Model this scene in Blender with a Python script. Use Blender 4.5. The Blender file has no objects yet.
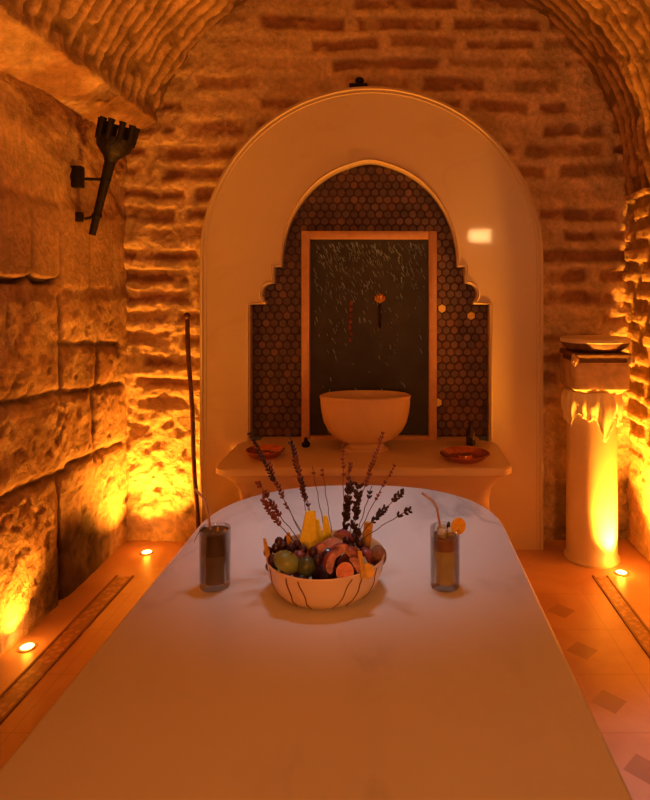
import bpy, bmesh, math, random
import numpy as np
from mathutils import Vector, Matrix, noise as mnoise
random.seed(7)
PI = math.pi
S = bpy.context.scene
COL = S.collection
F, VX, VY, HC = 620.0, 392.0, 290.0, 1.5

def at(px, py, Y):
    "world point seen at a photo pixel at depth Y"
    return Vector(((px-VX)*Y/F, Y, HC-(py-VY)*Y/F))

# ------------------------------------------------------------- tagging
def tag(o, label, cat, group=None):
    o['label'] = label; o['category'] = cat
    if group: o['group'] = group
    return o
def thing(name, label, cat, loc=(0,0,0), rz=0, group=None):
    o = bpy.data.objects.new(name, None); COL.objects.link(o)
    o.location = loc; o.rotation_euler = (0,0,rz); o.empty_display_size = .05
    return tag(o, label, cat, group)
def link(name, me, mat, parent=None, smooth=True, loc=None):
    if not isinstance(mat, (list, tuple)): mat = [mat]
    if len(me.materials): me.materials.clear()
    for m in mat: me.materials.append(m)
    me.polygons.foreach_set('use_smooth', [smooth]*len(me.polygons))
    o = bpy.data.objects.new(name, me); COL.objects.link(o)
    if parent: o.parent = parent
    if loc is not None: o.location = loc
    return o
def obj(name, bm, mat, parent=None, smooth=True, loc=None, sharp=35):
    me = bpy.data.meshes.new(name)
    bmesh.ops.recalc_face_normals(bm, faces=bm.faces)
    bm.to_mesh(me); bm.free()
    o = link(name, me, mat, parent, smooth, loc)
    if smooth:
        try: me.set_sharp_from_angle(angle=math.radians(sharp))
        except Exception: pass
    return o
def struct(o):
    o['kind'] = 'structure'; return o

# ------------------------------------------------------------- mesh helpers
def add_box(bm, x0,x1,y0,y1,z0,z1, bev=0, M=None, seg=2):
    b = bmesh.new()
    bmesh.ops.create_cube(b, size=1)
    for v in b.verts:
        v.co = Vector(((x0+x1)/2+v.co.x*(x1-x0), (y0+y1)/2+v.co.y*(y1-y0), (z0+z1)/2+v.co.z*(z1-z0)))
    if bev: bmesh.ops.bevel(b, geom=list(b.edges), offset=bev, segments=seg, profile=.5, affect='EDGES')
    merge(bm, b, M)
def merge(bm, b, M=None, mat=None):
    mp = {}
    for v in b.verts: mp[v] = bm.verts.new((M @ v.co) if M else v.co)
    for f in b.faces:
        try:
            nf = bm.faces.new([mp[v] for v in f.verts]); nf.material_index = f.material_index if mat is None else mat
        except ValueError: pass
    b.free()
def add_lathe(bm, prof, n=48, c=(0,0,0), sx=1, sy=1, cap=True, wob=None):
    rings = []
    for r, z in prof:
        if r < 1e-6: rings.append([bm.verts.new((c[0], c[1], c[2]+z))]); continue
        ring = []
        for i in range(n):
            a = 2*PI*i/n
            rr = r*(wob(a, z) if wob else 1)
            ring.append(bm.verts.new((c[0]+rr*sx*math.cos(a), c[1]+rr*sy*math.sin(a), c[2]+z)))
        rings.append(ring)
    for A, B in zip(rings, rings[1:]):
        if len(A) == 1 and len(B) == 1: continue
        for i in range(n):
            j = (i+1) % n
            if len(A) == 1: bm.faces.new((A[0], B[j], B[i]))
            elif len(B) == 1: bm.faces.new((A[i], A[j], B[0]))
            else: bm.faces.new((A[i], A[j], B[j], B[i]))
    if cap:
        if len(rings[0]) > 1: bm.faces.new(list(reversed(rings[0])))
        if len(rings[-1]) > 1: bm.faces.new(rings[-1])
def add_tube(bm, pts, rad, n=8, cap=True, flat=1.0):
    pts = [Vector(p) for p in pts]
    if not isinstance(rad, (list, tuple)): rad = [rad]*len(pts)
    prev = None; rings = []
    for i, p in enumerate(pts):
        t = (pts[min(i+1, len(pts)-1)]-pts[max(i-1, 0)]).normalized()
        if prev is None:
            u = t.orthogonal().normalized()
        else:
            u = (prev - t*prev.dot(t)).normalized()
        prev = u; w = t.cross(u)
        rings.append([bm.verts.new(p+(u*math.cos(2*PI*k/n)+w*math.sin(2*PI*k/n)*flat)*rad[i]) for k in range(n)])
    for A, B in zip(rings, rings[1:]):
        for i in range(n):
            j = (i+1) % n; bm.faces.new((A[i], A[j], B[j], B[i]))
    if cap:
        bm.faces.new(list(reversed(rings[0]))); bm.faces.new(rings[-1])
def add_blob(bm, c, r, sub=2, sc=(1,1,1), rot=None, amp=0, seed=0, freq=3):
    b = bmesh.new(); bmesh.ops.create_icosphere(b, subdivisions=sub, radius=1)
    R = rot.to_4x4() if rot is not None else Matrix.Identity(4)
    for v in b.verts:
        k = 1+amp*mnoise.noise(v.co*freq+Vector((seed*3.1, seed, 0)))
        v.co = Vector((v.co.x*sc[0], v.co.y*sc[1], v.co.z*sc[2]))*r*k
    merge(bm, b, Matrix.Translation(Vector(c)) @ R)
def loft(bm, loops, cap=True):
    rings = [[bm.verts.new(p) for p in L] for L in loops]
    n = len(rings[0])
    for A, B in zip(rings, rings[1:]):
        for i in range(n):
            j = (i+1) % n; bm.faces.new((A[i], A[j], B[j], B[i]))
    if cap:
        bm.faces.new(list(reversed(rings[0]))); bm.faces.new(rings[-1])
def rrect(x0,x1,y0,y1,r,z,n=6):
    out = []
    for cx, cy, a0 in ((x1-r,y1-r,0),(x0+r,y1-r,PI/2),(x0+r,y0+r,PI),(x1-r,y0+r,1.5*PI)):
        for k in range(n+1):
            a = a0+PI/2*k/n; out.append((cx+r*math.cos(a), cy+r*math.sin(a), z))
    return out
def curve_mesh(splines, extrude=0, bevel=0, bevres=2, cyc=True, dims='2D'):
    cu = bpy.data.curves.new('tmp', 'CURVE'); cu.dimensions = dims
    if dims == '2D': cu.fill_mode = 'BOTH'
    cu.extrude = extrude; cu.bevel_depth = bevel; cu.bevel_resolution = bevres
    for pts in splines:
        sp = cu.splines.new('POLY'); sp.points.add(len(pts)-1)
        for p, q in zip(sp.points, pts): p.co = (q[0], q[1], q[2] if len(q) > 2 else 0, 1)
        sp.use_cyclic_u = cyc
    o = bpy.data.objects.new('tmp', cu); COL.objects.link(o)
    dg = bpy.context.evaluated_depsgraph_get(); dg.update()
    me = bpy.data.meshes.new_from_object(o.evaluated_get(dg))
    bpy.data.objects.remove(o); bpy.data.curves.remove(cu)
    return me

# ------------------------------------------------------------- numpy noise
def _h(ix, iy, s):
    n = (ix.astype(np.int64)*374761393 + iy.astype(np.int64)*668265263 + s*1442695041) & 0xffffffff
    n = ((n ^ (n >> 13))*1274126177) & 0xffffffff
    n = (n ^ (n >> 16)) & 0xffffffff
    return n/4294967295.0
def vn(x, y, s=0):
    ix = np.floor(x); iy = np.floor(y); fx = x-ix; fy = y-iy
    fx = fx*fx*(3-2*fx); fy = fy*fy*(3-2*fy)
    a = _h(ix, iy, s); b = _h(ix+1, iy, s); c = _h(ix, iy+1, s); d = _h(ix+1, iy+1, s)
    return (a*(1-fx)+b*fx)*(1-fy)+(c*(1-fx)+d*fx)*fy
def fbm(x, y, s=0, o=4):
    r = 0; A = .5; t = 0
    for k in range(o):
        r = r+A*vn(x*2**k+17*k, y*2**k+5*k, s+k); t += A; A *= .55
    return r/t
def sst(a, b, x):
    t = np.clip((x-a)/(b-a), 0, 1); return t*t*(3-2*t)

# ------------------------------------------------------------- materials
def mat(name):
    m = bpy.data.materials.new(name); m.use_nodes = True
    nt = m.node_tree; return m, nt, nt.nodes['Principled BSDF']
def simple(name, col, rough=.5, metal=0, var=.12, scale=30, bump=.1, trans=0, coat=0, emit=None, estr=0, ior=1.45, sss=0):
    m, nt, p = mat(name); N = nt.nodes; L = nt.links
    tc = N.new('ShaderNodeTexCoord'); nz = N.new('ShaderNodeTexNoise'); nz.inputs['Scale'].default_value = scale
    nz.inputs['Detail'].default_value = 4
    L.new(tc.outputs['Object'], nz.inputs['Vector'])
    cr = N.new('ShaderNodeValToRGB'); c = Vector(col[:3])
    cr.color_ramp.elements[0].position = .3; cr.color_ramp.elements[1].position = .7
    cr.color_ramp.elements[0].color = (*(c*(1-var)), 1); cr.color_ramp.elements[1].color = (*[min(1, q*(1+var)) for q in c], 1)
    L.new(nz.outputs['Fac'], cr.inputs['Fac']); L.new(cr.outputs['Color'], p.inputs['Base Color'])
    p.inputs['Roughness'].default_value = rough; p.inputs['Metallic'].default_value = metal
    p.inputs['Transmission Weight'].default_value = trans; p.inputs['Coat Weight'].default_value = coat
    p.inputs['IOR'].default_value = ior
    if bump:
        b = N.new('ShaderNodeBump'); b.inputs['Strength'].default_value = bump; b.inputs['Distance'].default_value = .01
        L.new(nz.outputs['Fac'], b.inputs['Height']); L.new(b.outputs['Normal'], p.inputs['Normal'])
    if emit:
        p.inputs['Emission Color'].default_value = (*emit, 1); p.inputs['Emission Strength'].default_value = estr
    return m
def relief_mat(name, rough=.85, bump=.8, scale=32):
    "colour of each brick, joint and stone comes from the mesh; fine grain is procedural"
    m, nt, p = mat(name); N = nt.nodes; L = nt.links
    a = N.new('ShaderNodeAttribute'); a.attribute_name = 'stone'
    tc = N.new('ShaderNodeTexCoord')
    nz = N.new('ShaderNodeTexNoise'); nz.inputs['Scale'].default_value = scale; nz.inputs['Detail'].default_value = 6; nz.inputs['Roughness'].default_value = .65
    n2 = N.new('ShaderNodeTexNoise'); n2.inputs['Scale'].default_value = 6; n2.inputs['Detail'].default_value = 4
    L.new(tc.outputs['Object'], nz.inputs['Vector']); L.new(tc.outputs['Object'], n2.inputs['Vector'])
    mr = N.new('ShaderNodeMapRange'); mr.inputs[1].default_value = .3; mr.inputs[2].default_value = .7; mr.inputs[3].default_value = .72; mr.inputs[4].default_value = 1.18
    L.new(nz.outputs['Fac'], mr.inputs[0])
    m2 = N.new('ShaderNodeMapRange'); m2.inputs[1].default_value = .35; m2.inputs[2].default_value = .65; m2.inputs[3].default_value = .8; m2.inputs[4].default_value = 1.12
    L.new(n2.outputs['Fac'], m2.inputs[0])
    mu = N.new('ShaderNodeMath'); mu.operation = 'MULTIPLY'; L.new(mr.outputs[0], mu.inputs[0]); L.new(m2.outputs[0], mu.inputs[1])
    vm = N.new('ShaderNodeVectorMath'); vm.operation = 'SCALE'; L.new(a.outputs['Color'], vm.inputs[0]); L.new(mu.outputs[0], vm.inputs['Scale'])
    L.new(vm.outputs[0], p.inputs['Base Color']); p.inputs['Roughness'].default_value = rough
    p.inputs['Specular IOR Level'].default_value = .25
    b = N.new('ShaderNodeBump'); b.inputs['Strength'].default_value = bump; b.inputs['Distance'].default_value = .022
    L.new(nz.outputs['Fac'], b.inputs['Height']); L.new(b.outputs['Normal'], p.inputs['Normal'])
    return m
def marble(name, base, vein, vscale=2.2, rough=.25, amount=.6, coat=0, crough=.06, rot=0.6):
    m, nt, p = mat(name); N = nt.nodes; L = nt.links
    tc = N.new('ShaderNodeTexCoord'); mp = N.new('ShaderNodeMapping'); mp.inputs['Rotation'].default_value = (0.2, .3, rot)
    mp.inputs['Scale'].default_value = (1, .45, 1)
    L.new(tc.outputs['Object'], mp.inputs['Vector'])
    nz = N.new('ShaderNodeTexNoise'); nz.inputs['Scale'].default_value = vscale; nz.inputs['Detail'].default_value = 7; nz.inputs['Distortion'].default_value = .8
    L.new(mp.outputs[0], nz.inputs['Vector'])
    s = N.new('ShaderNodeMath'); s.operation = 'SUBTRACT'; s.inputs[1].default_value = .5; L.new(nz.outputs['Fac'], s.inputs[0])
    ab = N.new('ShaderNodeMath'); ab.operation = 'ABSOLUTE'; L.new(s.outputs[0], ab.inputs[0])
    cr = N.new('ShaderNodeMapRange'); cr.inputs[1].default_value = 0; cr.inputs[2].default_value = .03; cr.inputs[3].default_value = amount; cr.inputs[4].default_value = 0
    L.new(ab.outputs[0], cr.inputs[0])
    n2 = N.new('ShaderNodeTexNoise'); n2.inputs['Scale'].default_value = vscale*.8; n2.inputs['Detail'].default_value = 5
    L.new(mp.outputs[0], n2.inputs['Vector'])
    mk = N.new('ShaderNodeMapRange'); mk.inputs[1].default_value = .45; mk.inputs[2].default_value = .65
    L.new(n2.outputs['Fac'], mk.inputs[0])
    mul = N.new('ShaderNodeMath'); mul.operation = 'MULTIPLY'; L.new(cr.outputs[0], mul.inputs[0]); L.new(mk.outputs[0], mul.inputs[1])
    ad = N.new('ShaderNodeMath'); ad.operation = 'MULTIPLY_ADD'; ad.inputs[1].default_value = .22; L.new(mk.outputs[0], ad.inputs[0]); L.new(mul.outputs[0], ad.inputs[2])
    mx = N.new('ShaderNodeMix'); mx.data_type = 'RGBA'
    mx.inputs[6].default_value = (*base, 1); mx.inputs[7].default_value = (*vein, 1)
    L.new(ad.outputs[0], mx.inputs[0]); L.new(mx.outputs[2], p.inputs['Base Color'])
    p.inputs['Roughness'].default_value = rough
    p.inputs['Coat Weight'].default_value = coat; p.inputs['Coat Roughness'].default_value = crough
    return m

M_relief = relief_mat('old_brick_and_mortar')
M_rough = relief_mat('rough_hewn_stone', bump=.9, scale=26)
M_table = marble('white_table_marble', (.80,.78,.76), (.36,.34,.36), 2.6, .32, .5)
M_slab = marble('polished_beige_marble', (.68,.58,.46), (.55,.40,.26), 1.6, .35, .35, coat=.55, crough=.05, rot=.2)
M_trimm = marble('beige_moulding_marble', (.68,.57,.45), (.55,.40,.26), 3, .35, .2)
M_ledge = marble('ledge_marble', (.74,.58,.42), (.5,.36,.24), 2.4, .35, .4)
M_basin = marble('basin_marble', (.78,.56,.33), (.55,.36,.2), 3, .35, .5)
M_column = simple('pale_column_marble', (.78,.66,.5), .4, var=.08, scale=6, bump=.05)
M_capital = simple('worn_capital_stone', (.62,.46,.32), .7, var=.25, scale=18, bump=.4)
M_darkband = simple('dark_banded_stone', (.16,.09,.06), .6, var=.3, scale=30, bump=.2)
M_cloth = simple('pale_cotton_cloth', (.86,.78,.62), .85, var=.06, scale=160, bump=.3)
M_iron = simple('black_wrought_iron', (.02,.016,.014), .5, .6, var=.3, scale=60, bump=.3)
M_wood = simple('dark_staff_wood', (.10,.035,.015), .5, var=.35, scale=40, bump=.2)
M_frame = simple('copper_toned_frame', (.60,.36,.22), .4, .15, var=.1, scale=25, bump=.05)
M_panel = simple('black_slate_panel', (.020,.022,.032), .45, var=.5, scale=9, bump=.05)
M_copper = simple('hammered_copper', (.60,.22,.12), .25, .9, var=.2, scale=50, bump=.3)
M_brass = simple('aged_brass', (.75,.45,.16), .28, .95, var=.15, scale=40, bump=.1)
M_hex = [simple('brown_glazed_tile', (.095,.062,.085), .42, .0, var=.35, scale=14, bump=.03, coat=.12),
         simple('red_brown_glazed_tile', (.15,.085,.09), .36, .0, var=.3, scale=14, bump=.03, coat=.18),
         simple('painted_glint_tile', (.95,.75,.25), .3, .0, var=.1, scale=14, bump=.02),  # reflected lamp glints painted as gold tile colour
         simple('tile_grout', (.060,.034,.030), .9, var=.2, scale=40, bump=.1)]
M_sliver = simple('silver_glass_slivers', (.30,.42,.60), .35, .0, var=.3, scale=60, bump=0)
M_bottle = simple('black_bottle', (.02,.014,.012), .15, var=.2, coat=.5, bump=0)
M_lens = simple('lit_lamp_lens', (1,.8,.5), .4, var=0, bump=0, emit=(1,.62,.22), estr=14)
M_rearlens = simple('lit_wall_lamp_panel', (1,.9,.7), .4, var=0, bump=0, emit=(1,.55,.19), estr=52)
M_bezel = simple('brushed_lamp_bezel', (.55,.45,.35), .35, .8, var=.1, bump=.05)
M_strip = None

# ------------------------------------------------------------- relief surfaces
def relief(name, us, vs, P, hf, material, hole=None):
    "grid mesh; P(u,v,h) gives points, hf gives height and own colour of brick or stone"
    U, V = np.meshgrid(us, vs)
    h, c = hf(U, V)
    pts = np.stack(P(U, V, h), -1).reshape(-1, 3)
    nu, nv = len(us), len(vs)
    i = np.arange(nu-1)[None, :]+np.arange(nv-1)[:, None]*nu
    q = np.stack([i, i+1, i+1+nu, i+nu], -1).reshape(-1, 4)
    if hole is not None:
        cu = ((U[:-1, :-1]+U[1:, 1:])/2).ravel(); cv = ((V[:-1, :-1]+V[1:, 1:])/2).ravel()
        q = q[~hole(cu, cv)]
    me = bpy.data.meshes.new(name)
    me.from_pydata(pts.tolist(), [], q.tolist())
    me.update()
    at_ = me.color_attributes.new('stone', 'FLOAT_COLOR', 'POINT')
    rgba = np.concatenate([c.reshape(-1, 3), np.ones((nu*nv, 1))], 1).astype(np.float32)
    at_.data.foreach_set('color', rgba.ravel())
    return struct(link(name, me, material))
def axis(a, b, fine_from, fine_to, d, D):
    out = [a]; x = a
    while x < b-1e-6:
        x = min(b, x+(d if fine_from <= x < fine_to else D)); out.append(x)
    return np.array(out)
def mixc(a, b, t):
    return np.array(a)[None, None, :]*(1-t[..., None])+np.array(b)[None, None, :]*t[..., None]
def bricks(x, z, pitch, width, thick, s, warp=.02, blur=.010):
    "signed depth inside bricks laid in courses, 0..1 mask and per brick random"
    zz = z+warp*(fbm(x*2.2, z*2.2, s)-.5)*2+.012*(fbm(x*14, z*14, s+3, 2)-.5)
    xx = x+.02*(fbm(x*12, z*12, s+4, 2)-.5)
    r = np.floor(zz/pitch); fz = (zz/pitch-r)-.5
    off = _h(r, r*0, s+9)
    w = width*(.75+.6*_h(r, r*0+1, s+9))
    u = xx/w+off*5; ci = np.floor(u); fu = u-ci-.5
    rnd = _h(ci, r, s+21); rnd2 = _h(ci, r, s+22)
    th = thick*(.75+.5*rnd2)
    dz = th/2-np.abs(fz*pitch+(rnd-.5)*.012)
    dx = (w*.5-.018-.02*rnd2)-np.abs(fu*w)
    d = np.minimum(dx, dz)
    cut = _h(ci, r, s+23)
    return sst(-blur*.4, blur, d), rnd, cut

MORT = (.76,.57,.37); BRK = (.38,.20,.12); DARKB = (.20,.085,.05)
XL, XR, YB, YR = -1.60, 1.40, 3.71, -1.10

def back_h(x, z):
    m, rnd, cut = bricks(x, z, .127, .52, .078, 3, warp=.035, blur=.028)
    patch = fbm(x*1.7, z*1.7, 40)
    m = m*np.where(cut < .12, .3, 1)*(1-.7*sst(.60, .72, patch))*(.55+.45*sst(.35,.5,fbm(x*10, z*10, 44)))
    rubble = sst(.95, .70, z)
    m = m*(1-rubble*.75)
    n = fbm(x*9, z*9, 60); n2 = fbm(x*28, z*28, 61, 3)
    h = .012*(n-.5)*2+.007*(n2-.5)*2-.018*m*(.6+.8*rnd)
    h += rubble*(.022*(fbm(x*6, z*6, 70)-.5)+.012*(fbm(x*15, z*15, 71)-.5))
    side = sst(-1.15, -1.3, x)+sst(1.0, 1.15, x)
    h = h*(1+.7*side)
    c = mixc(MORT, BRK, np.clip(m*(.75+.5*rnd), 0, 1))
    c = c*(1+(.35*(n-.5))[..., None])
    dark_patch = sst(.40, .58, fbm(x*7, z*7, 90))*sst(.12, .18, z)*sst(.34, .26, z)*sst(-1.05, -1.2, x)  # broken darker band low at the left end
    c = c*(1-.75*dark_patch[..., None])
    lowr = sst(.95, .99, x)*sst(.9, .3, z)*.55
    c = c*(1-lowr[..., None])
    return h, c
NX0, NX1, NZ0, NZ1 = -.80, .55, .3, 1.9
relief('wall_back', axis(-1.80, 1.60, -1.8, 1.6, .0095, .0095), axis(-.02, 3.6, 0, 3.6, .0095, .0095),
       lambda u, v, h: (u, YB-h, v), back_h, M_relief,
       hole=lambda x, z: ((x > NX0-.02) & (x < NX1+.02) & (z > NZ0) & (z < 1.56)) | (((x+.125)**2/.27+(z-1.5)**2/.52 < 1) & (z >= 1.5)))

JOINTS = [((1.9,.63),(2.67,.64)),((2.67,.64),(3.05,.62)),((3.05,.64),(3.66,.60)),
          ((1.9,1.04),(2.53,1.03)),((2.53,1.03),(3.0,1.0)),((3.0,1.0),(3.66,.95)),
          ((3.0,1.24),(3.62,1.18)),((3.0,.99),(2.98,1.53)),((2.99,.0),(2.98,.63)),((3.32,.60),(3.30,.98)),
          ((3.36,1.2),(3.34,1.0)),((2.25,.62),(2.27,1.03)),((2.3,1.03),(2.28,1.5)),
          ((1.0,1.52),(2.3,1.53)),((1.0,1.0),(1.9,1.04)),((1.0,.6),(1.9,.63)),((1.5,.62),(1.52,1.0)),((1.1,1.0),(1.12,1.5)),
          ((3.0,1.53),(3.56,1.50)),((-1.1,.6),(1.0,.6)),((-1.1,1.0),(1.0,1.0)),((-1.1,1.52),(1.0,1.52)),((0,.0),(0,.6)),((.5,.6),(.5,1.0)),((-.4,1),(-.4,1.5))]
def left_h(y, z):
    yw = y+.03*(fbm(y*8, z*8, 11)-.5); zw = z+.03*(fbm(y*8, z*8, 12)-.5)
    d = np.full(y.shape, 9.0)
    for (a, b), (c2, e) in JOINTS:
        vx, vz = c2-a, e-b; L2 = vx*vx+vz*vz
        t = np.clip(((yw-a)*vx+(zw-b)*vz)/L2, 0, 1)
        d = np.minimum(d, np.hypot(yw-a-t*vx, zw-b-t*vz))
    joint = sst(.022, .004, d)
    rock = fbm(y*7, z*7, 13); fine = fbm(y*20, z*20, 14, 3); big = fbm(y*2.5, z*2.5, 15)
    pits = sst(.62, .78, fbm(y*16, z*16, 16, 3))
    low = sst(1.50, 1.44, z)
    h = low*(.012*(rock-.5)+.012*(fine-.5)+.02*(big-.5)-.006*pits)
    h -= .016*joint*low
    h += low*.010*sst(.0, .06, d)
    c = mixc((.60,.42,.27), (.42,.25,.15), sst(.35, .7, rock))
    c = c*(1-(.6*joint*low)[..., None])*(1-(.35*pits*low)[..., None])
    # smooth spolia slabs
    sl = sst(1.50, 1.53, z)*sst(1.92+.08*0, 1.88, z-.05*(fbm(y*5, y*0, 17)-.5))
    lobe = np.full(y.shape, 9.)
    for (y0, y1) in ((2.20, 2.47), (2.47, 2.73), (2.73, 2.965)):
        cx, hw = (y0+y1)/2, (y1-y0)/2
        lx = np.abs(y-cx)/hw
        bot = 1.545+.035*np.clip(lx, 0, 1)**4
        dd = np.maximum(np.maximum(lx-1, -9)*hw, bot-z)
        lobe = np.minimum(lobe, dd)
    lobein = sst(.004, -.012, lobe)*sl
    edge = sst(.020, .006, np.abs(lobe-.008))*sst(1.88, 1.82, z)*sst(1.50, 1.53, z)*sst(2.99, 2.98, y)
    inner = sst(.008, .0, np.abs(y-2.73))*0
    h += lobein*.018-edge*.04
    plain = sl*sst(2.985, 3.0, y)*sst(3.56, 3.52, y)
    seam = sst(.012, .0, np.abs(y-3.27-.02*(z-1.6)))*plain
    h += plain*.008-seam*.012
    smoothc = mixc((.46,.29,.18), (.58,.38,.24), fbm(y*3, z*9, 18))
    k = np.clip(np.maximum(lobein, plain), 0, 1)[..., None]
    c = c*(1-k)+smoothc*k
    c = c*(1-.85*edge[..., None])*(1-.4*seam[..., None])
    # plaster above slabs, then rough masonry rising to the corbel
    up = sst(1.88, 1.94, z)
    pl = up*sst(2.20, 2.12, z+.25*(y-2.9)+.06*(rock-.5))*sst(3.12, 3.0, y)
    rough = up*(1-pl)
    r2 = fbm(y*3.2, z*11+y*3, 19, 4)
    h += rough*(.045*(r2-.5)+.02*(fine-.5))+pl*.006*(rock-.5)
    c = c*(1-pl[..., None])+mixc((.80,.56,.32), (.72,.50,.30), rock)*pl[..., None]
    rc = mixc((.62,.42,.27), (.32,.17,.10), sst(.38, .62, r2))
    c = c*(1-rough[..., None])+rc*rough[..., None]
    # darker patch low on the wall between the floor lamps
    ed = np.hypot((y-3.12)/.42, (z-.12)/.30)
    dark_patch = sst(1.15, .55, ed+.35*(fbm(y*14, z*5, 20)-.5))
    c = c*(1-.80*dark_patch[..., None])
    return h, c
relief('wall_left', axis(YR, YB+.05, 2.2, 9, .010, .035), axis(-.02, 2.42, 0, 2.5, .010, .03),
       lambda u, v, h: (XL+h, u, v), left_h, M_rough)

def right_h(y, z):
    m, rnd, cut = bricks(y, z, .118, .30, .060, 33, warp=.03)
    n = fbm(y*9, z*9, 34); n2 = fbm(y*24, z*24, 35, 3)
    low = sst(.7, .5, z)
    m = m*(1-.7*low)
    h = .014*(n-.5)+.012*(n2-.5)+.020*m*(.5+rnd)-.02
    c = mixc((.76,.54,.32), (.80,.56,.33), np.clip(m, 0, 1))
    c = c*(.75+.5*n)[..., None]
    gap = sst(.35, .15, m)*(1-low)
    c = c*(1-.35*gap[..., None])
    return h, c
relief('wall_right', axis(YR, YB+.05, 2.6, 9, .010, .035), axis(-.02, 2.06, 0, 3, .010, .03),
       lambda u, v, h: (XR-h, u, v), right_h, M_rough)

# vault: profile from left corbel round the barrel to the right wall
CX, CZ, RV = -.045, 2.03, 1.445
prof = [(-1.60, 2.36), (-1.60, 2.40), (-1.52, 2.44), (-1.43, 2.50)]
a0 = math.atan2(2.50-CZ, -1.412-CX)
for k in range(0, 181):
    a = a0+(0-a0)*k/180; prof.append((CX+RV*math.cos(a), CZ+RV*math.sin(a)))
pp = np.array(prof); seg = np.hypot(*np.diff(pp, axis=0).T); arc = np.concatenate([[0], np.cumsum(seg)])
LU = arc[-1]
def vault_P(u, v, h):
    X = np.interp(u, arc, pp[:, 0]); Z = np.interp(u, arc, pp[:, 1])
    nx, nz = CX-X, CZ-Z; L = np.hypot(nx, nz)
    f = sst(0, .1, u)
    return X+nx/L*h*f, v, Z+nz/L*h*f
def vault_h(u, y):
    m, rnd, cut = bricks(u, y, .088, .62, .050, 55, warp=.07, blur=.02)
    n = fbm(u*8, y*8, 56); n2 = fbm(u*22, y*22, 57, 3)
    corb = sst(.34, .26, u)
    m = m*(1-corb)
    h = .035*(n-.5)+.022*(n2-.5)+.018*m*(.4+rnd)-.02
    h += corb*(.06*(fbm(u*6+y, y*3.5, 58)-.5)+.03)
    c = mixc((.42,.26,.15), (.58,.38,.24), np.clip(m*(.6+.6*rnd), 0, 1))
    cc = mixc((.60,.42,.27), (.40,.23,.14), sst(.4, .65, fbm(u*7, y*4, 59)))
    c = c*(1-corb[..., None])+cc*corb[..., None]
    c = c*(.8+.4*n)[..., None]
    gap = sst(.4, .1, m)*(1-corb)
    return h, c*(1-.4*gap[..., None])
relief('ceiling', np.arange(0, LU+.012, .0125).clip(0, LU), axis(YR, YB+.04, 1.6, 9, .0125, .04), vault_P, vault_h, M_rough)

def plain_h(x, z):
    m, rnd, cut = bricks(x, z, .132, .36, .066, 81)
    return -.02*m, mixc(MORT, BRK, m)
relief('wall_rear', axis(-1.75, 1.55, 0, 0, .03, .03), axis(-.02, 3.6, 0, 0, .03, .03), lambda u, v, h: (u, YR+h, v), plain_h, M_relief)

# ------------------------------------------------------------- floor
def floor_material():
    m, nt, p = mat('inlaid_marble_floor'); N = nt.nodes; L = nt.links
    tc = N.new('ShaderNodeTexCoord'); sp = N.new('ShaderNodeSeparateXYZ'); L.new(tc.outputs['Object'], sp.inputs[0])
    def mth(op, a, b=None, c=None):
        n = N.new('ShaderNodeMath'); n.operation = op
        for i, q in enumerate((a, b, c)):
            if q is None: continue
            if isinstance(q, (int, float)): n.inputs[i].default_value = q
            else: L.new(q, n.inputs[i])
        return n.outputs[0]
    def cen(o, c0):
        f = mth('FRACT', mth('MULTIPLY', mth('SUBTRACT', o, c0-.16), 1/.32)); return mth('ABSOLUTE', mth('SUBTRACT', f, .5))
    ax = cen(sp.outputs[0], .79); ay = cen(sp.outputs[1], 2.58)
    dia = mth('LESS_THAN', mth('ADD', ax, ay), .21)
    inx = mth('LESS_THAN', mth('ABSOLUTE', mth('SUBTRACT', sp.outputs[0], -.155)), 1.19)
    iny = mth('LESS_THAN', sp.outputs[1], 3.12)
    ins = mth('MULTIPLY', inx, iny)
    diam = mth('MULTIPLY', dia, ins)
    ln = mth('MAXIMUM', mth('GREATER_THAN', mth('SUBTRACT', ax, 0), .494), mth('GREATER_THAN', ay, .494))
    joint = mth('MULTIPLY', mth('MULTIPLY', ln, ins), .35)
    nz = N.new('ShaderNodeTexNoise'); nz.inputs['Scale'].default_value = 2.6; nz.inputs['Detail'].default_value = 7; nz.inputs['Distortion'].default_value = .7
    L.new(tc.outputs['Object'], nz.inputs['Vector'])
    cr = N.new('ShaderNodeValToRGB'); cr.color_ramp.elements[0].position = .35; cr.color_ramp.elements[1].position = .62
    cr.color_ramp.elements[0].color = (.46,.25,.18,1); cr.color_ramp.elements[1].color = (.62,.38,.28,1)
    L.new(nz.outputs['Fac'], cr.inputs[0])
    m1 = N.new('ShaderNodeMix'); m1.data_type = 'RGBA'; m1.inputs[7].default_value = (.36,.20,.16,1)
    L.new(diam, m1.inputs[0]); L.new(cr.outputs[0], m1.inputs[6])
    m2 = N.new('ShaderNodeMix'); m2.data_type = 'RGBA'; m2.inputs[7].default_value = (.16,.08,.06,1)
    L.new(joint, m2.inputs[0]); L.new(m1.outputs[2], m2.inputs[6])
    L.new(m2.outputs[2], p.inputs['Base Color']); p.inputs['Roughness'].default_value = .36
    b = N.new('ShaderNodeBump'); b.inputs['Strength'].default_value = .15; b.inputs['Distance'].default_value = .01
    L.new(nz.outputs['Fac'], b.inputs['Height']); L.new(b.outputs['Normal'], p.inputs['Normal'])
    return m
bm = bmesh.new(); add_box(bm, -1.75, 1.55, -1.2, 3.8, -.08, 0)
struct(obj('floor', bm, floor_material(), smooth=False))
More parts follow.
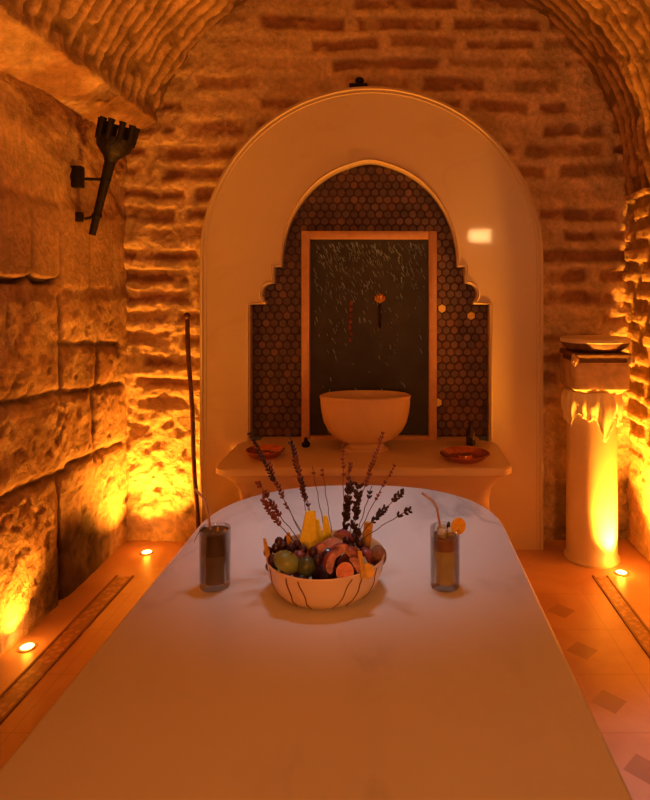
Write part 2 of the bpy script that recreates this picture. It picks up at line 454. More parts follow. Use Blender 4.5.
def strip_mat():
    m, nt, p = mat('red_inlay_border'); N = nt.nodes; L = nt.links
    tc = N.new('ShaderNodeTexCoord'); v = N.new('ShaderNodeTexVoronoi'); v.inputs['Scale'].default_value = 38
    L.new(tc.outputs['Object'], v.inputs['Vector'])
    cr = N.new('ShaderNodeValToRGB'); cr.color_ramp.elements[0].color = (.46,.24,.15,1); cr.color_ramp.elements[1].color = (.26,.12,.08,1)
    cr.color_ramp.elements[0].position = .25; cr.color_ramp.elements[1].position = .6
    L.new(v.outputs['Distance'], cr.inputs[0]); L.new(cr.outputs[0], p.inputs['Base Color']); p.inputs['Roughness'].default_value = .5
    return m
MS = strip_mat(); MD = simple('dark_border_line', (.18,.08,.055), .6, bump=.1)
for i, (a, b) in enumerate(((-1.44, -1.36), (1.055, 1.125))):
    bm = bmesh.new(); add_box(bm, a, b, -1.05, 3.24, -.01, .003, .001); struct(obj('trim_%d' % (i*3+1), bm, MS, smooth=False))
    for j, x in enumerate((a-.008, b-.004)):
        bm = bmesh.new(); add_box(bm, x, x+.012, -1.05, 3.25, -.01, .006, .002); struct(obj('trim_%d' % (i*3+2+j), bm, MD, smooth=False))

# ------------------------------------------------------------- recessed floor lamps
LAMPS = [(-1.455, 2.60, 'round recessed floor lamp at the foot of the left stone wall'),
         (-1.40, 3.54, 'round recessed floor lamp in the far left corner under the brick wall'),
         (1.215, 3.285, 'round recessed floor lamp beside the foot of the marble column'),
         (-1.455, 1.45, 'round recessed floor lamp by the left wall near the platform head'),
         (1.25, 2.05, 'round recessed floor lamp by the right wall'),
         (-1.455, .2, 'round recessed floor lamp by the left wall behind the viewer')]
LAMPS[0] = (-1.53, 2.60, LAMPS[0][2])
for i, (x, y, lab) in enumerate(LAMPS):
    t = thing('recessed_floor_lamp', lab, 'floor lamp', (x, y, 0), group='recessed lamps along the walls')
    bm = bmesh.new(); add_lathe(bm, [(.026,-.01),(.026,.006),(.034,.006),(.038,.003),(.039,-.01)], 32, cap=False); obj('bezel', bm, M_bezel, t)
    bm = bmesh.new(); add_lathe(bm, [(0,.008),(.018,.007),(.0255,.004),(.0255,-.005)], 32, cap=False); obj('lens', bm, M_lens, t)

# ------------------------------------------------------------- marble surround
SY = 3.58
t = thing('marble_arch_surround', 'tall polished beige marble arch slab with thin mouldings framing the dark niche', 'arch surround', (-.118, SY, 0))
def loc2(px, py):  # photo outline measured in the slab's own plane
    p = at(px, py, SY); return (p.x+.118, p.z)
outer = [(-.99, .0)]+[(.99*math.cos(PI-PI*k/64), 1.685+.99*math.sin(PI-PI*k/64)) for k in range(65)]+[(.99, .0)]
left = [(249.3, 445), (249.3, 304), (264.5, 304)]
cxl, cyl, rl = 272.0, 294.0, 10.5
for k in range(0, 11):
    ang = math.radians(232-(232-98)*k/10)      # measured counter clockwise, y up
    left.append((cxl+rl*math.cos(ang), cyl-rl*math.sin(ang)*1.02))
left += [(273.6, 283.0), (273.6, 266.5), (281.2, 266.5)]
left[2] = (left[3][0], 304)
for k in range(1, 25):
    a = PI-PI/2*k/24
    left.append((369.5+88.3*math.cos(a), 266.5-103*math.sin(a)-2*math.exp(-((k-24)/2.5)**2)))
right = [(739-x, y) for x, y in reversed(left[:-1])]
inner = [loc2(x, y) for x, y in left+right]
inner[0] = (inner[0][0], .5); inner[-1] = (inner[-1][0], .5)
me = curve_mesh([outer, inner], extrude=.033, bevel=.003, bevres=1)
me.transform(Matrix.Translation((0, .036, 0)) @ Matrix.Rotation(PI/2, 4, 'X'))
o = link('slab', me, M_slab, t); me.set_sharp_from_angle(angle=math.radians(30))
def bead(pts, off, r, name, cyc=False, flat=.5, mat_=None):
    P = [Vector((x, -off, z)) for x, z in pts]
    bm = bmesh.new(); add_tube(bm, P, r, 6); return obj(name, bm, mat_ or M_trimm, t, sharp=60)
def inset(pts, d, c=(0, 1.2)):
    "offset an open polyline sideways"
    out = []
    for i, p in enumerate(pts):
        a = Vector(pts[max(i-1, 0)]); b = Vector(pts[min(i+1, len(pts)-1)]); tt = (b-a).normalized()
        out.append((p[0]-tt.y*d, p[1]+tt.x*d))
    return out
bead(inset(outer, -.012), .001, .008, 'outer_moulding'); bead(inset(outer, -.034), .0, .004, 'outer_moulding')
bead(inset(inner, .009), .002, .007, 'niche_moulding'); 

# niche back: hexagonal tiles laid on a grout bed
NY = 3.660
tx = thing('hexagon_tile_backing', 'dark brown glazed hexagon mosaic lining the back of the arched niche', 'tiling', (-.125, NY, 0))
bm = bmesh.new(); add_box(bm, -.72, .72, .003, .008, .6345, 2.32); obj('grout_bed', bm, M_hex[3], tx, smooth=False)
bm = bmesh.new(); R = .0285
dx, dz = R*math.sqrt(3), R*1.5
glints = [(at(441, 309, NY).x+.125, at(441, 309, NY).z), (at(469, 313, NY).x+.125, at(469, 313, NY).z), (at(441, 403, NY).x+.125, at(441,403,NY).z)]  # tiles coloured gold where reflected glints would show
for r in range(int(1.62/dz)):
    for c in range(-15, 16):
        x = c*dx+(r % 2)*dx/2; z = .664+r*dz
        if abs(x) > .72 or (x/.62)**2+((z-1.5)/.75)**2 > 1 and z > 1.5: continue
        if abs(x) > .62 and z > 1.5: continue
        if abs(x) < .33 and z < 1.72: continue
        tiltx, tiltz = random.gauss(0, .035), random.gauss(0, .035)
        mi = 1 if random.random() < (.5 if x > 0 else .2) else 0  # brighter brown tiles denser at right, in place of reflected highlights
        if any(math.hypot(x-g[0], z-g[1]) < .0275 for g in glints): mi = 2
        b = []
        for k in range(6):
            a = PI/3*k+PI/6; b.append((R*.95*math.cos(a), R*.95*math.sin(a)))
        o1 = [bm.verts.new((x+p, .004, z+q)) for p, q in b]
        i1 = [bm.verts.new((x+p*.82, -.002+tiltx*p+tiltz*q, z+q*.82)) for p, q in b]
        for k in range(6):
            f = bm.faces.new((o1[k], o1[(k+1) % 6], i1[(k+1) % 6], i1[k])); f.material_index = mi
        f = bm.faces.new(i1); f.material_index = mi
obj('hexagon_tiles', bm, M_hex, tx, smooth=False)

# framed dark panel
pf = thing('framed_black_panel', 'tall black slate panel with glittering slivers in a flat copper toned frame', 'wall panel', (0, NY-.024, 0))
A, B = at(303, 232, 3.66), at(436, 437, 3.66)
fw = 8*3.66/F
x0, x1, z1, z0 = A.x, B.x, A.z, .632
for nm, (a, b, c, d) in {'1': (x0, x0+fw, z0, z1), '2': (x1-fw, x1, z0, z1), '3': (x0+fw, x1-fw, z1-fw, z1), '4': (x0+fw, x1-fw, z0, z0+.02)}.items():
    bm = bmesh.new(); add_box(bm, a, b, -.045, .012, c, d, .005); obj('frame_rail', bm, M_frame, pf)
bm = bmesh.new(); add_box(bm, x0+fw, x1-fw, -.008, .012, z0+.02, z1-fw); obj('panel', bm, M_panel, pf, smooth=False)
bm = bmesh.new()
for k in range(430):
    u = random.random(); v = min(random.expovariate(5.5), .98) if random.random() < .93 else random.random()
    px_ = x0+fw+.02+u*(x1-x0-2*fw-.04); pz = z1-fw-.015-v*(z1-z0-.1)
    L_ = random.uniform(.008, .034)*(1.2 if random.random() < .3 else 1); an = math.radians(random.gauss(-22, 9)); w = random.uniform(.0010, .0030)
    dirv = Vector((math.sin(-an)*1, 0, -math.cos(an)))*L_
    p = Vector((px_, -.010, pz))
    q = p+dirv
    if q.x > x1-fw-.004 or q.x < x0+fw+.004: continue
    s = Vector((w, 0, 0)); up = Vector((0, -.003, 0)); yn = random.uniform(-.002, .002)
    vs = [bm.verts.new(c) for c in (p-s, p+s, q+s, q-s)]
    mid = [bm.verts.new(p+up+Vector((0, yn, 0))), bm.verts.new(q+up)]
    bm.faces.new((vs[0], mid[0], mid[1], vs[3])); bm.faces.new((mid[0], vs[1], vs[2], mid[1]))
    bm.faces.new((vs[0], vs[1], mid[0])); bm.faces.new((vs[3], mid[1], vs[2]))
o = obj('glitter_slivers', bm, M_sliver, pf, smooth=False); o['kind'] = 'stuff'

# tap
c = at(380, 298, 3.64)
tp = thing('wall_tap', 'brass fan-shaped wall tap handle on the upper middle of the black panel', 'tap', (c.x, NY-.02, c.z))
bm = bmesh.new(); add_tube(bm, [(0,0,0),(0,-.05,0)], [.022,.014], 16); obj('tap_base', bm, M_brass, tp)
bm = bmesh.new()
for k in range(5):
    a = math.radians(-60+30*k)
    p0 = Vector((0, -.055, -.028)); p1 = Vector((math.sin(a)*.030, -.058, -.004+math.cos(a)*.032))
    mid = (p0+p1)/2+Vector((math.sin(a)*.014, 0, 0))
    add_tube(bm, [p0, mid, p1], [.003,.006,.004], 8)
obj('tap_handle', bm, M_brass, tp)
bm = bmesh.new(); add_tube(bm, [(0,-.045,-.03),(0,-.05,-.08),(0,-.055,-.15),(0,-.07,-.17)], [.009,.008,.007,.008], 10); obj('tap_spout', bm, M_iron, tp)
c = at(351, 322, 3.64)
hp = thing('hanging_beads', 'dull reddish vertical pendant left of the brass tap on the black panel', 'pendant', (c.x, NY-.056, c.z))
bm = bmesh.new()
for k in range(7): add_blob(bm, (random.uniform(-.004,.004), 0, .11-.035*k), .012, 2, (.8,.8,1.35), amp=.2, seed=k)
obj('beads', bm, simple('dull_red_glass', (.22,.06,.04), .3, var=.3, scale=40, bump=.1), hp)
bm = bmesh.new(); add_tube(bm, [(0,.01,.13),(0,0,-.11)], .003, 6); obj('cord', bm, M_iron, hp)

# ------------------------------------------------------------- marble ledge
LZ = .634
lg = thing('marble_ledge', 'wide marble ledge with curved moulded front under the niche', 'ledge', (-.14, 3.3, 0))
def ledge_loop(i, z): return rrect(-.735+i, .735-i, -.285+i, .272, .075, z, 6)
bm = bmesh.new(); loft(bm, [ledge_loop(i, z) for i, z in ((.10,.56),(.012,.585),(.0,.597),(.0,.622),(.006,.631),(.014,LZ))])
obj('ledge_top', bm, M_ledge, lg)
bm = bmesh.new(); loft(bm, [ledge_loop(i, z) for i, z in ((.095,0),(.095,.44),(.088,.49),(.068,.53),(.04,.56),(.022,.588))])
obj('ledge_front', bm, M_ledge, lg)
bm = bmesh.new(); add_box(bm, -.62, .645, .268, .368, .56, LZ-.001, .0); obj('niche_sill', bm, M_ledge, lg, smooth=False)

# basin
bs = thing('marble_basin', 'fluted amber marble wash basin on a short foot, centred on the ledge', 'basin', (-.145, 3.36, LZ))
flute = lambda a, z: 1+.012*math.cos(a*22)
bm = bmesh.new()
outerp = [(.105,.045),(.150,.062),(.195,.100),(.222,.150),(.234,.200),(.240,.250),(.243,.282)]
add_lathe(bm, outerp+[(.247,.286),(.247,.296),(.238,.300),(.226,.297),(.220,.25),(.205,.18),(.15,.10),(0,.085)], 80, sy=.62, cap=True, wob=lambda a, z: flute(a, z) if z < .27 else 1)
obj('bowl', bm, M_basin, bs)
bm = bmesh.new(); add_lathe(bm, [(.125,0),(.125,.015),(.105,.022),(.095,.035),(.105,.05)], 48, sy=.62); obj('foot', bm, M_basin, bs)

# objects on the ledge
def copper_dish(x, y, r, lab):
    t = thing('copper_dish', lab, 'dish', (x, y, LZ), group='copper dishes on the ledge')
    bm = bmesh.new(); add_lathe(bm, [(0,.004),(r*.55,.002),(r*.62,0),(r*.8,.012),(r,.034),(r*1.03,.036),(r*.97,.040),(r*.78,.018),(r*.6,.010),(r*.34,.010),(r*.28,.028),(0,.036)], 48, cap=False)
    obj('dish', bm, M_copper, t)
copper_dish(.372, 3.16, .125, 'shiny copper hammam dish lying at the right end of the ledge')
copper_dish(-.66, 3.22, .10, 'dull copper dish lying at the left end of the ledge')
bt = thing('black_bottle', 'small black bottle standing at the right of the ledge behind the copper dish', 'bottle', (.44, 3.47, LZ))
bm = bmesh.new(); add_lathe(bm, [(.024,0),(.026,.004),(.026,.07),(.012,.09),(.010,.11)], 24); obj('bottle_body', bm, M_bottle, bt)
bm = bmesh.new(); add_lathe(bm, [(.012,.109),(.012,.128),(.009,.131)], 20); obj('cap', bm, M_iron, bt)
bm = bmesh.new(); add_lathe(bm, [(.014,0),(.022,.006),(.024,.02),(.012,.032),(.008,.044),(.010,.05),(0,.053)], 24)
tag(obj('drain_stopper', bm, M_iron, loc=(-.475, 3.42, LZ)), 'tiny black stopper standing on the ledge left of the basin', 'stopper')
# fitting above arch
c = at(358, 80, 3.63)
ft = thing('wall_fitting', 'small dark metal fitting on the bricks just above the crown of the marble arch', 'fitting', (c.x, 3.69, c.z-.02))
bm = bmesh.new(); add_box(bm, -.055, .055, -.04, .02, -.004, .010, .004); obj('bracket', bm, M_iron, ft)
bm = bmesh.new(); add_blob(bm, (.008,-.045,.022), .024, 3, (1.1,1.3,.8)); obj('lamp_head', bm, M_iron, ft)

# ------------------------------------------------------------- column with dish
CXX, CYY = 1.122, 3.485
cl = thing('marble_column', 'squat round pale marble column with a stone capital in the right corner', 'column', (CXX, CYY, 0))
bm = bmesh.new(); add_lathe(bm, [(.150,0),(.152,.012),(.144,.022),(.139,.034),(.138,.3),(.137,.6),(.136,.95)], 64); obj('shaft', bm, M_column, cl)
bm = bmesh.new()
def sq(h, z, r=.03): return rrect(-h*.95+.012, h*.95+.012, -h, h, r, z, 5)
loft(bm, [sq(.135,.93,.1), sq(.150,.955,.05), sq(.158,.965), sq(.160,1.08), sq(.156,1.09), sq(.150,1.10), sq(.156,1.108)])
obj('capital', bm, M_capital, cl)
bm = bmesh.new(); loft(bm, [sq(.148,1.106), sq(.148,1.128), sq(.158,1.134), sq(.164,1.150), sq(.160,1.158)]); obj('capital_band', bm, M_darkband, cl)
for sx in (-1, 1):
    bm = bmesh.new(); add_blob(bm, (sx*.150+.015, -.140, 1.12), .026, 3, (.8,.8,1.3), amp=.4, seed=sx+2); obj('corner_scroll', bm, M_capital, cl)
dh = thing('stone_dish', 'shallow round stone dish resting on top of the column capital', 'dish', (CXX+.018, CYY+.0, 1.158))
bm = bmesh.new(); add_lathe(bm, [(.10,0),(.145,.008),(.174,.030),(.186,.052)], 64); obj('dish_underside', bm, M_darkband, dh)
bm = bmesh.new(); add_lathe(bm, [(.184,.050),(.190,.058),(.189,.072),(.182,.077),(.16,.073),(.1,.067),(0,.066)], 64, cap=False); obj('dish_rim', bm, M_column, dh)
# cloth skirt hung round the top of the shaft
def hang(a):  # a: angle, front is -pi/2
    d = .125+.022*math.sin(a*4+.6)+.018*math.sin(a*9+1)
    d += .050*math.exp(-((a+PI/2-.18)/.26)**2)+.05*math.exp(-((a+PI/2-1.15)/.28)**2)
    return d
bm = bmesh.new(); n = 220; rows = 18; rr = []
for j in range(rows+1):
    ring = []
    for i in range(n):
        a = -PI+2*PI*i/n; f = j/rows
        amp = .010*f**.7
        r = .144+.016*math.sin(PI*min(f*1.2, 1))*.9+amp*(math.sin(a*17+2*f)+.6*math.sin(a*29+1))+.004
        z = .945-hang(a)*1.25*f - (.006*math.sin(a*60) if j == rows else 0)
        if j == 0: r = .145
        ring.append(bm.verts.new((r*math.cos(a), r*math.sin(a), z)))
    rr.append(ring)
for A_, B_ in zip(rr, rr[1:]):
    for i in range(n): bm.faces.new((A_[i], A_[(i+1) % n], B_[(i+1) % n], B_[i]))
o = obj('draped_cloth', bm, M_cloth, loc=(CXX, CYY, 0), sharp=80)
md = o.modifiers.new('s', 'SOLIDIFY'); md.thickness = .003
tag(o, 'pale scalloped cloth draped round the top of the column shaft below the capital', 'cloth')

# ------------------------------------------------------------- staff leaning on the wall
p0 = at(199, 549, 3.545); p0.z = .003; p1 = at(187, 318, 3.60)
bm = bmesh.new(); pts = [p0.lerp(p1, k/10)+Vector((.004*math.sin(k*1.3), 0, 0)) for k in range(11)]
add_tube(bm, pts, [.013]*9+[.014,.012], 12)
st = thing('wooden_staff', 'thin dark wooden staff leaning upright against the wall left of the marble arch', 'staff', p0)
o = obj('shaft', bm, M_wood, st); o.location = -p0
bm = bmesh.new(); add_blob(bm, p1+Vector((0,0,.012)), .019, 3, (1,1,1.1)); o = obj('knob', bm, M_wood, st); o.location = -p0

# ------------------------------------------------------------- torch sconce
ty = 3.13
base = Vector((XL+.01, ty, 2.0))
tr = thing('iron_torch_sconce', 'black wrought iron torch with a slatted cup head bracketed to the left wall', 'torch', base)
top = at(111, 158, ty); bot = at(92, 235, ty)
def rel(v): return Vector(v)-base
bm = bmesh.new(); add_tube(bm, [rel(bot), rel(bot.lerp(top, .5)), rel(top)], [.017,.021,.028], 14); obj('handle', bm, M_iron, tr)
axis_ = (top-bot).normalized()
Rm = axis_.to_track_quat('Z', 'Y').to_matrix().to_4x4(); Mh = Matrix.Translation(rel(top)) @ Rm
bm = bmesh.new(); b2 = bmesh.new()
add_lathe(b2, [(.028,-.02),(.036,0),(.056,.022),(.078,.045),(.087,.075),(.089,.098),(.080,.098),(.07,.08),(0,.07)], 32); merge(bm, b2, Mh)
obj('cup', bm, M_iron, tr)
for k in range(10):
    a = 2*PI*k/10
    bm = bmesh.new(); b2 = bmesh.new()
    pts = [(math.cos(a)*r, math.sin(a)*r, z) for r, z in ((.080,.08),(.084,.11),(.085,.160),(.084,.180))]
    add_tube(b2, pts, [.015,.014,.015,.019], 8); merge(bm, b2, Mh); obj('slat', bm, M_iron, tr)
pl1 = at(79, 177, ty); pl2 = at(75.5, 217, ty)
for (pc, hw, hh, f) in ((pl1, .022, .055, .72), (pl2, .016, .025, .25)):
    bm = bmesh.new(); r_ = rel(pc); add_box(bm, -.03, .030, r_.y-hw, r_.y+hw, r_.z-hh, r_.z+hh, .006); obj('wall_plate', bm, M_iron, tr)
    q = rel(bot.lerp(top, f)); bm = bmesh.new(); add_tube(bm, [(.04, r_.y, r_.z-.01), (q.x, q.y, q.z)], .008, 8)
    add_lathe(bm, [(.023,-.01),(.026,0),(.023,.01)], 20, c=q); obj('bracket_arm', bm, M_iron, tr)

# ------------------------------------------------------------- platform
TZ = .75; TXc = -.13; TA = .49
def tloop(i, z, nn=2.35):
    out = []; a = TA-i; b = .45-i; yb = 1.945; near = .12+i
    for k in range(49):
        th = PI*k/48; cx = math.cos(th); sy = math.sin(th)
        out.append((a*math.copysign(abs(cx)**(2/nn), cx), yb+b*abs(sy)**(2/nn)-1, z))
    for k in range(0, 11): out.append((-a, yb-1-(yb-near-.06)*(k+1)/11, z))
    out += [(-a+.02, near-1+.015, z), (-a+.06, near-1, z), (a-.06, near-1, z), (a-.02, near-1+.015, z)]
    for k in range(0, 11): out.append((a, near+.06-1+(yb-near-.06)*k/11, z))
    return out
tb = thing('marble_platform', 'long white marble massage platform with a rounded far end filling the foreground', 'table', (TXc, 1, 0))
bm = bmesh.new(); loft(bm, [tloop(i, z) for i, z in ((.03,TZ-.062),(.006,TZ-.056),(.0,TZ-.046),(.0,TZ-.014),(.004,TZ-.004),(.013,TZ))])
obj('table_top', bm, M_table, tb, sharp=50)
bm = bmesh.new(); loft(bm, [tloop(i, z) for i, z in ((.05,0),(.05,.08),(.07,.1),(.07,TZ-.06))])
obj('plinth', bm, M_ledge, tb, sharp=50)

# ------------------------------------------------------------- drinks
def glass_mat(name):
    m, nt, p = mat(name); N = nt.nodes; L = nt.links
    tr_ = N.new('ShaderNodeBsdfTransparent'); gl = N.new('ShaderNodeBsdfGlossy'); gl.inputs['Roughness'].default_value = .03
    lw = N.new('ShaderNodeLayerWeight'); lw.inputs['Blend'].default_value = .25
    nz = N.new('ShaderNodeTexNoise'); nz.inputs['Scale'].default_value = 5
    mr = N.new('ShaderNodeMapRange'); mr.inputs[3].default_value = .85; mr.inputs[4].default_value = 1; L.new(nz.outputs['Fac'], mr.inputs[0])
    cc = N.new('ShaderNodeCombineColor'); [L.new(mr.outputs[0], cc.inputs[i]) for i in range(3)]; L.new(cc.outputs[0], tr_.inputs['Color'])
    mx = N.new('ShaderNodeMixShader'); mm = N.new('ShaderNodeMath'); mm.operation = 'MULTIPLY'; mm.inputs[1].default_value = .6
    L.new(lw.outputs['Fresnel'], mm.inputs[0]); L.new(mm.outputs[0], mx.inputs[0]); L.new(tr_.outputs[0], mx.inputs[1]); L.new(gl.outputs[0], mx.inputs[2])
    L.new(mx.outputs[0], N['Material Output'].inputs['Surface']); N.remove(p); return m
M_glass = glass_mat('clear_glass')
M_drink = simple('cloudy_yellow_drink', (.52,.42,.14), .3, var=.1, scale=20, bump=0, trans=.1, ior=1.33)
M_drinkred = simple('red_brown_drink_layer', (.30,.14,.06), .3, var=.2, scale=30, bump=0, trans=.05, ior=1.33)
M_darkdrink = simple('dark_herbal_drink', (.17,.12,.055), .3, var=.2, scale=20, bump=0, trans=.05, ior=1.33)
M_darkdrink2 = simple('dark_drink_upper_layer', (.10,.06,.03), .3, var=.2, scale=20, bump=0, trans=.1, ior=1.33)
M_ice = simple('frosted_ice', (.7,.66,.4), .25, var=.1, scale=30, bump=.2, trans=.3, ior=1.31)
M_straw = simple('mauve_paper_straw', (.42,.30,.28), .5, var=.1, scale=60, bump=.05)
M_citrus = simple('citrus_flesh', (.86,.50,.05), .4, var=.15, scale=60, bump=.2)
M_rind = simple('citrus_rind', (.85,.55,.06), .45, var=.08, scale=90, bump=.2)
M_mint = simple('dark_mint_leaf', (.03,.045,.012), .6, var=.3, scale=50, bump=.3)
def tumbler(x, y, lab, R_, H_, layers, bottom=.016):
    t = thing('highball_glass', lab, 'glass', (x, y, TZ), group='drinks on the platform')
    bm = bmesh.new()
    add_lathe(bm, [(0,.001),(R_*.93,.001),(R_*.96,.004),(R_,H_*.98),(R_-.001,H_),(R_-.0025,H_*.98),(R_*.955-.002,bottom),(0,bottom-.001)], 48, cap=False)
    obj('glass_body', bm, M_glass, t)
    for nm, z0, z1, m in layers:
        bm = bmesh.new(); f = lambda z: (R_*.955+(R_-R_*.955)*z/H_)-.0032
        add_lathe(bm, [(0,z0),(f(z0),z0),(f(z1),z1),(0,z1)], 40, cap=False); obj(nm, bm, m, t)
    return t
GX, GY = at(445, 0, 1.571).x, 1.571
tumbler(GX, GY, 'clear highball glass of pale yellow drink at the right of the fruit bowl', .038, .150, [('drink', .017, .098, M_drink), ('drink_layer', .0985, .128, M_drinkred)])
HX = at(215, 0, 1.571).x
tumbler(HX, GY, 'highball glass of dark brown drink at the left of the fruit bowl', .039, .148, [('drink', .017, .085, M_darkdrink), ('drink_layer', .0855, .140, M_darkdrink2)])
def ices(x, y, z, n, grp, lab):
    for k in range(n):
        a = 2*PI*k/n; R3 = Matrix.Rotation(k*1.3, 4, 'Z') @ Matrix.Rotation(.5+k, 4, 'X')
        bm = bmesh.new(); add_box(bm, -.010,.010,-.010,.010,-.010,.010,.003, M=R3)
        tag(obj('ice_cube', bm, M_ice, loc=(x+.016*math.cos(a), y+.016*math.sin(a), z)), lab, 'ice cube', grp)
ices(GX, GY, TZ+.138, 3, 'ice in the yellow drink', 'ice cube floating on top of the yellow drink in the right glass')
def straw(pts, lab, r=.0032):
    bm = bmesh.new(); b = Vector(pts[0]); sm = []
    for i in range(len(pts)-1):
        for k in range(4): sm.append(Vector(pts[i]).lerp(Vector(pts[i+1]), k/4)-b)
    sm.append(Vector(pts[-1])-b); add_tube(bm, sm, r, 12)
    tag(obj('drinking_straw', bm, M_straw, loc=b), lab, 'straw', 'straws in the drinks')
straw([at(446,540,GY)+Vector((0,-.01,-.02)), at(440,526,GY), at(437,508,GY), at(433,501,GY), at(422,493,GY+.01)], 'bendy straw leaning left out of the yellow drink in the right glass')
straw([at(213,545,GY)+Vector((0,.01,-.02)), at(210,527,GY+.01), at(207,508,GY+.01), at(205,500,GY), at(195,489,GY+.01)], 'bendy straw leaning left out of the dark drink in the left glass')
def citrus(c, r, rot, lab, group, name='citrus_slice', flesh=None, rind=None, th=.005):
    t = thing(name, lab, 'fruit slice', c, group=group); t.rotation_euler = rot
    bm = bmesh.new(); add_lathe(bm, [(0,-th/2),(r*.9,-th/2),(r*.9,th/2),(0,th/2)], 40, cap=False); obj('flesh', bm, flesh or M_citrus, t)
    bm = bmesh.new(); add_lathe(bm, [(r*.88,-th/2-.0004),(r*.97,-th/2),(r,0),(r*.97,th/2),(r*.88,th/2+.0004),(r*.88,-th/2-.0004)], 40, cap=False); obj('rind', bm, rind or M_rind, t)
    bm = bmesh.new()
    for k in range(9):
        a = 2*PI*k/9
        for s in (-1, 1): add_tube(bm, [(r*.1*math.cos(a), r*.1*math.sin(a), s*th/2), (r*.85*math.cos(a), r*.85*math.sin(a), s*th/2)], .0006, 5)
    obj('segment_membrane', bm, rind or M_rind, t)
    return t
citrus(at(458.5, 526, GY-.005), .0205, (math.radians(78), math.radians(20), .35), 'round yellow citrus slice slotted on the rim of the right glass', 'citrus garnishes')
def leaf(c, L_, W_, direc, up, m, droop=.3):
    bm = bmesh.new(); d = Vector(direc).normalized(); u = Vector(up); s = d.cross(u).normalized(); nn = 8; prev = None
    for i in range(nn+1):
        f = i/nn; w = W_*math.sin(PI*min(1, f*.93+.05))**.8
        p = d*L_*f-Vector((0,0,droop*L_*f*f)); n3 = s.cross(d)
        row = [bm.verts.new(p-s*w+n3*.15*w), bm.verts.new(p-n3*.12*w), bm.verts.new(p+s*w+n3*.15*w)]
        if prev:
            for k in range(2): bm.faces.new((prev[k], prev[k+1], row[k+1], row[k]))
        prev = row
    o = obj('leaf', bm, m, loc=c); md = o.modifiers.new('s', 'SOLIDIFY'); md.thickness = .0008; return o
o = leaf(at(207, 528, GY), .036, .007, (-1,-.2,.5), (0,0,1), M_mint, 1.4); o.name = 'mint_leaf'; tag(o, 'dark mint leaf drooping over the left rim of the left glass', 'leaf')
o = leaf(at(448, 530, GY), .022, .005, (.1,0,1), (0,1,0), M_mint, 0); o.name = 'mint_leaf'; tag(o, 'small dark mint leaf standing up in the right glass', 'leaf')
def wedge(c, h, w, th, lab, group, m, lean=(0,0), rz=0, name='fruit_wedge', taper=.35):
    bm = bmesh.new(); loops = []
    for k in range(7):
        f = k/6; s = 1-(1-taper)*f
        loops.append([(q[0]+lean[0]*f*h, q[1]+lean[1]*f*h, f*h) for q in rrect(-w/2*s, w/2*s, -th/2*s, th/2*s, min(w, th)*s*.3, 0, 3)])
    loft(bm, loops); o = obj(name, bm, m, loc=c); o.rotation_euler = (0,0,rz); return tag(o, lab, 'fruit', group)
M_pine = simple('yellow_pineapple', (.95,.82,.05), .45, var=.12, scale=80, bump=.4)
M_ochre = simple('dried_orange_peel', (.62,.38,.06), .5, var=.2, scale=80, bump=.4)
wedge(at(217,545,GY), .046, .012, .010, 'upright amber fruit stick behind the straw in the left glass', None, M_ochre, (.05,0))
wedge(at(223,542,GY), .032, .012, .010, 'short amber fruit chunk at the right inside the left glass', None, M_citrus, (.15,0))

# ------------------------------------------------------------- fruit bowl
BX, BY = at(326, 0, 1.557).x, 1.557
fb = thing('fruit_bowl', 'shallow cream ceramic bowl with dark crack-like veins holding cut fruit', 'bowl', (BX, BY, TZ))
M_bowl = simple('cream_bowl_glaze', (.80,.62,.38), .25, var=.05, scale=8, bump=.02, coat=.3)
BP = [(0,.004),(.078,.002),(.095,0),(.115,.008),(.132,.026),(.142,.052),(.147,.084)]
bm = bmesh.new(); add_lathe(bm, BP+[(.148,.089),(.146,.091),(.142,.087),(.136,.055),(.122,.028),(.098,.014),(0,.010)], 72, cap=False); obj('bowl_body', bm, M_bowl, fb)
def bowlr(z):
    for (r0, z0), (r1, z1) in zip(BP[2:], BP[3:]):
        if z0 <= z <= z1: return r0+(r1-r0)*(z-z0)/(z1-z0)
    return BP[-1][0]
M_vein = simple('dark_glaze_vein', (.16,.06,.03), .4, var=.2, bump=0)
for a_, sl, w in ((-122, 3, .0018), (-109, 8, .0016), (-60, -15, .0014), (-47, -12, .0016), (-150, 5, .0012), (-28, -6, .0012), (20,9,.0014), (75,-12,.0014), (140,8,.0014)):
    pts = []; bm = bmesh.new()
    for k in range(10):
        z = .083-.075*k/9; a = math.radians(a_+sl*(k/9)+1.1*math.sin(k*.9+a_)); r = bowlr(z)+.0003
        pts.append((r*math.cos(a), r*math.sin(a), z))
    add_tube(bm, pts, w, 6); obj('crack_vein', bm, M_vein, fb)

